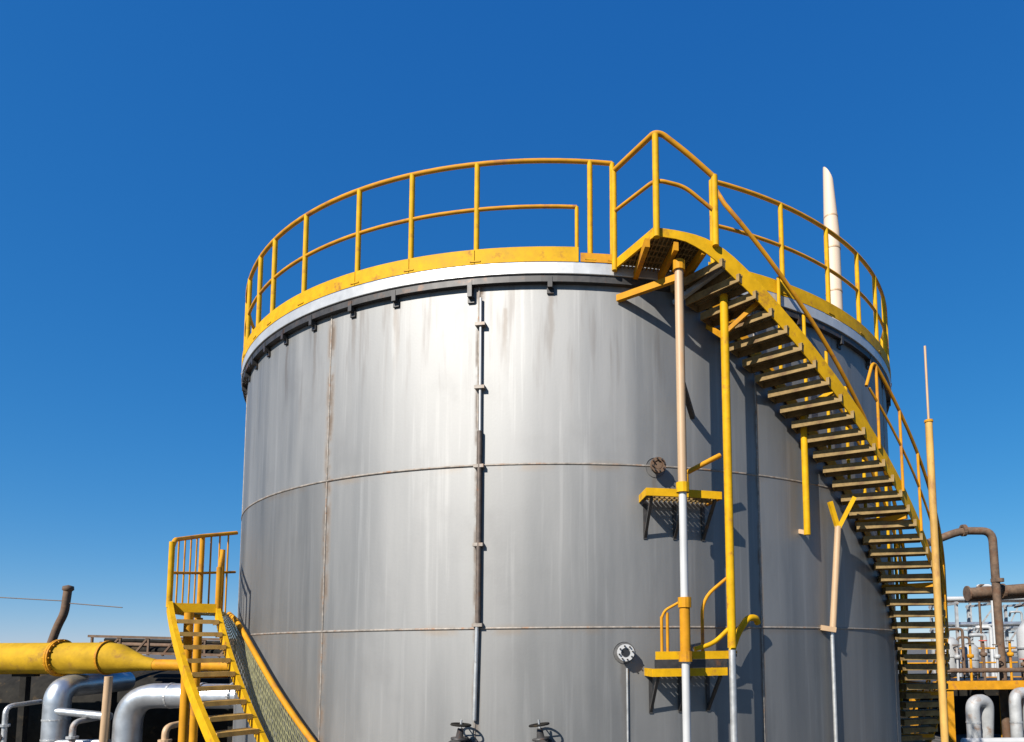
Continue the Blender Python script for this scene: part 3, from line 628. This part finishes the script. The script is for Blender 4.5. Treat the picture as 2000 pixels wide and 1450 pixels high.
# white lagged pipes and cabinets below the deck
labels = ('white lagged pipe bend under the deck beside the stair', 'tall white lagged pipe under the middle of the deck', 'white lagged pipe under the deck at the picture edge')
for i, (x, h, r) in enumerate(((11.45, 1.55, .26), (12.72, 1.78, .22), (15.1, 1.6, .24))):
    e = empty('lagged_pipe', (x, YR-1.9, 0), labels[i], 'pipe', 'white lagged pipes under the deck')
    one('tube', bend([(x-.25, YR-1.9, 0), (x-.25, YR-1.9, h), (x+.3, YR-1.7, h), (x+.3, YR-1.5, 0)], .3, 10), r*.75, 16).build('lagging', PALE, e)
    for z in (.35, .9):
        mb = MB(); mb.lathe([(r*.75, 0), (r*.79, 0), (r*.79, .05), (r*.75, .05)], (x-.25, YR-1.9, z), 16, smooth=False); mb.build('band', GALV, e)
cb = empty('control_cabinet', (13.75, YR-1.7, 0), 'pale control cabinet with dark panels under the yellow deck', 'cabinet')
mb = MB(); mb.box((13.75, YR-1.5, .75), (1.05, .5, 1.3)); bx_ = mb.build('box', WHITE, cb)
for z in (.55, 1.0):
    mb = MB(); mb.box((13.75, YR-1.76, z), (.8, .03, .34)); mb.build('panel', BLACK, bx_)
mb = MB(); mb.box((13.75, YR-1.5, 1.44), (1.2, .62, .06)); mb.build('canopy', YELO, cb)
for x in (13.3, 14.2):
    mb = MB(); mb.box((x, YR-1.5, .05), (.1, .45, .1)); mb.build('foot', DARK, cb)
pw = empty('white_pipeline', (13, YR-2.4, .4), 'low white pipeline running along the ground before the deck', 'pipe')
one('tube', [(10.6, YR-2.4, .42), (19, YR-2.4, .42)], .12, 14).build('lagging', WHITE, pw)
for x in (11.2, 13.2, 15.2):
    mb = MB(); mb.box((x, YR-2.4, .15), (.16, .3, .3)); mb.build('support', CONC, pw)
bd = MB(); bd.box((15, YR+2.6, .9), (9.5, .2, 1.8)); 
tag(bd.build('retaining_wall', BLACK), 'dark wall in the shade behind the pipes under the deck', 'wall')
# pale far pipe rack, thin members only
for i, (x0, y0, n, lab) in enumerate(((19.0, 24.0, 4, 'pale far pipe rack seen just right of the stair'), (26.0, 33.0, 5, 'paler pipe rack farther off at the right picture edge'))):
    e = empty('pipe_rack', (x0, y0, 0), lab, 'pipe rack', 'pale pipe racks in the distance')
    hgt = 5.6+1.2*i
    for k in range(n):
        for dy in (0, 3):
            mb = MB(); mb.bar((x0+2.2*k, y0+dy, 0), (x0+2.2*k, y0+dy, hgt), .14, .14, Vector((0,1,0))); mb.build('column', PALE, e)
        for z in (2.6, 4.1, hgt-.1):
            mb = MB(); mb.bar((x0+2.2*k, y0-.2, z), (x0+2.2*k, y0+3.2, z), .12, .12); mb.build('cross_beam', PALE, e)
    for k in range(9):
        z = (2.78, 4.28, hgt+.08)[k % 3]; rr = rnd.uniform(.06, .15); y = y0+.3+rnd.uniform(0, 2.4); m = (PALE, WHITE, RUSTY, SILV)[k % 4]
        one('tube', [(x0-.8, y, z+rr), (x0+2.2*n-1.2, y, z+rr)], rr, 10).build('rack_pipe', m, e)
    for k in range(7):
        x = x0+rnd.uniform(0, 2.2*(n-1)); y = y0-.15; z1 = rnd.uniform(3.0, hgt+1.0); rr = rnd.uniform(.05, .11)
        one('tube', bend([(x, y, 0), (x, y, z1), (x+rnd.choice((-1, 1))*.7, y+.1, z1), (x+.1, y+1.6, z1-.2)], .2), rr, 10).build('drop_pipe', (PALE, WHITE, RUSTY)[k % 3], e)
    for k in range(n-1):
        mb = MB(); mb.bar((x0+2.2*k+.07, y0, 2.7), (x0+2.2*k+2.13, y0, hgt-.2), .07, .07); mb.build('brace', PALE, e)
# tall stack behind the tank
sx, sy = 15.85, 32.6
sk_ = empty('tall_stack', (sx, sy, 0), 'tall cream stack with slanted tip rising behind the railing', 'chimney')
mb = MB(); n = 28; prof = [(0, .62), (12, .60), (24, .58), (32.5, .54)]
rows = [[Vector((sx+r*cos(2*pi*k/n), sy+r*sin(2*pi*k/n), z)) for k in range(n)] for z, r in prof]
rows.append([Vector((sx+.34*cos(2*pi*k/n)-.1, sy+.34*sin(2*pi*k/n), 36.9-.6*cos(2*pi*k/n))) for k in range(n)])
mb.quadgrid(rows, True); mb.poly(rows[-1]); mb.build('shaft', CREAM, sk_)
for z, rb in ((28.0, .575), (31.2, .56), (33.6, .49)):
    mb = MB(); mb.lathe([(rb-.05, 0), (rb+.012, 0), (rb+.012, .10), (rb-.05, .10)], (sx-(.03 if z > 33 else 0), sy, z), 28, smooth=False); mb.build('joint_ring', TAN, sk_)
for z in (10, 17, 24.5):
    mb = MB(); mb.lathe([(.58, 0), (.68, 0), (.68, .25), (.58, .25)], (sx, sy, z), 28, smooth=False); mb.build('band', YELO, sk_)
one('tube', [(sx-.1, sy-.7, 0), (sx-.1, sy-.68, 24.5)], .09, 8).build('service_pipe', YELO, sk_)
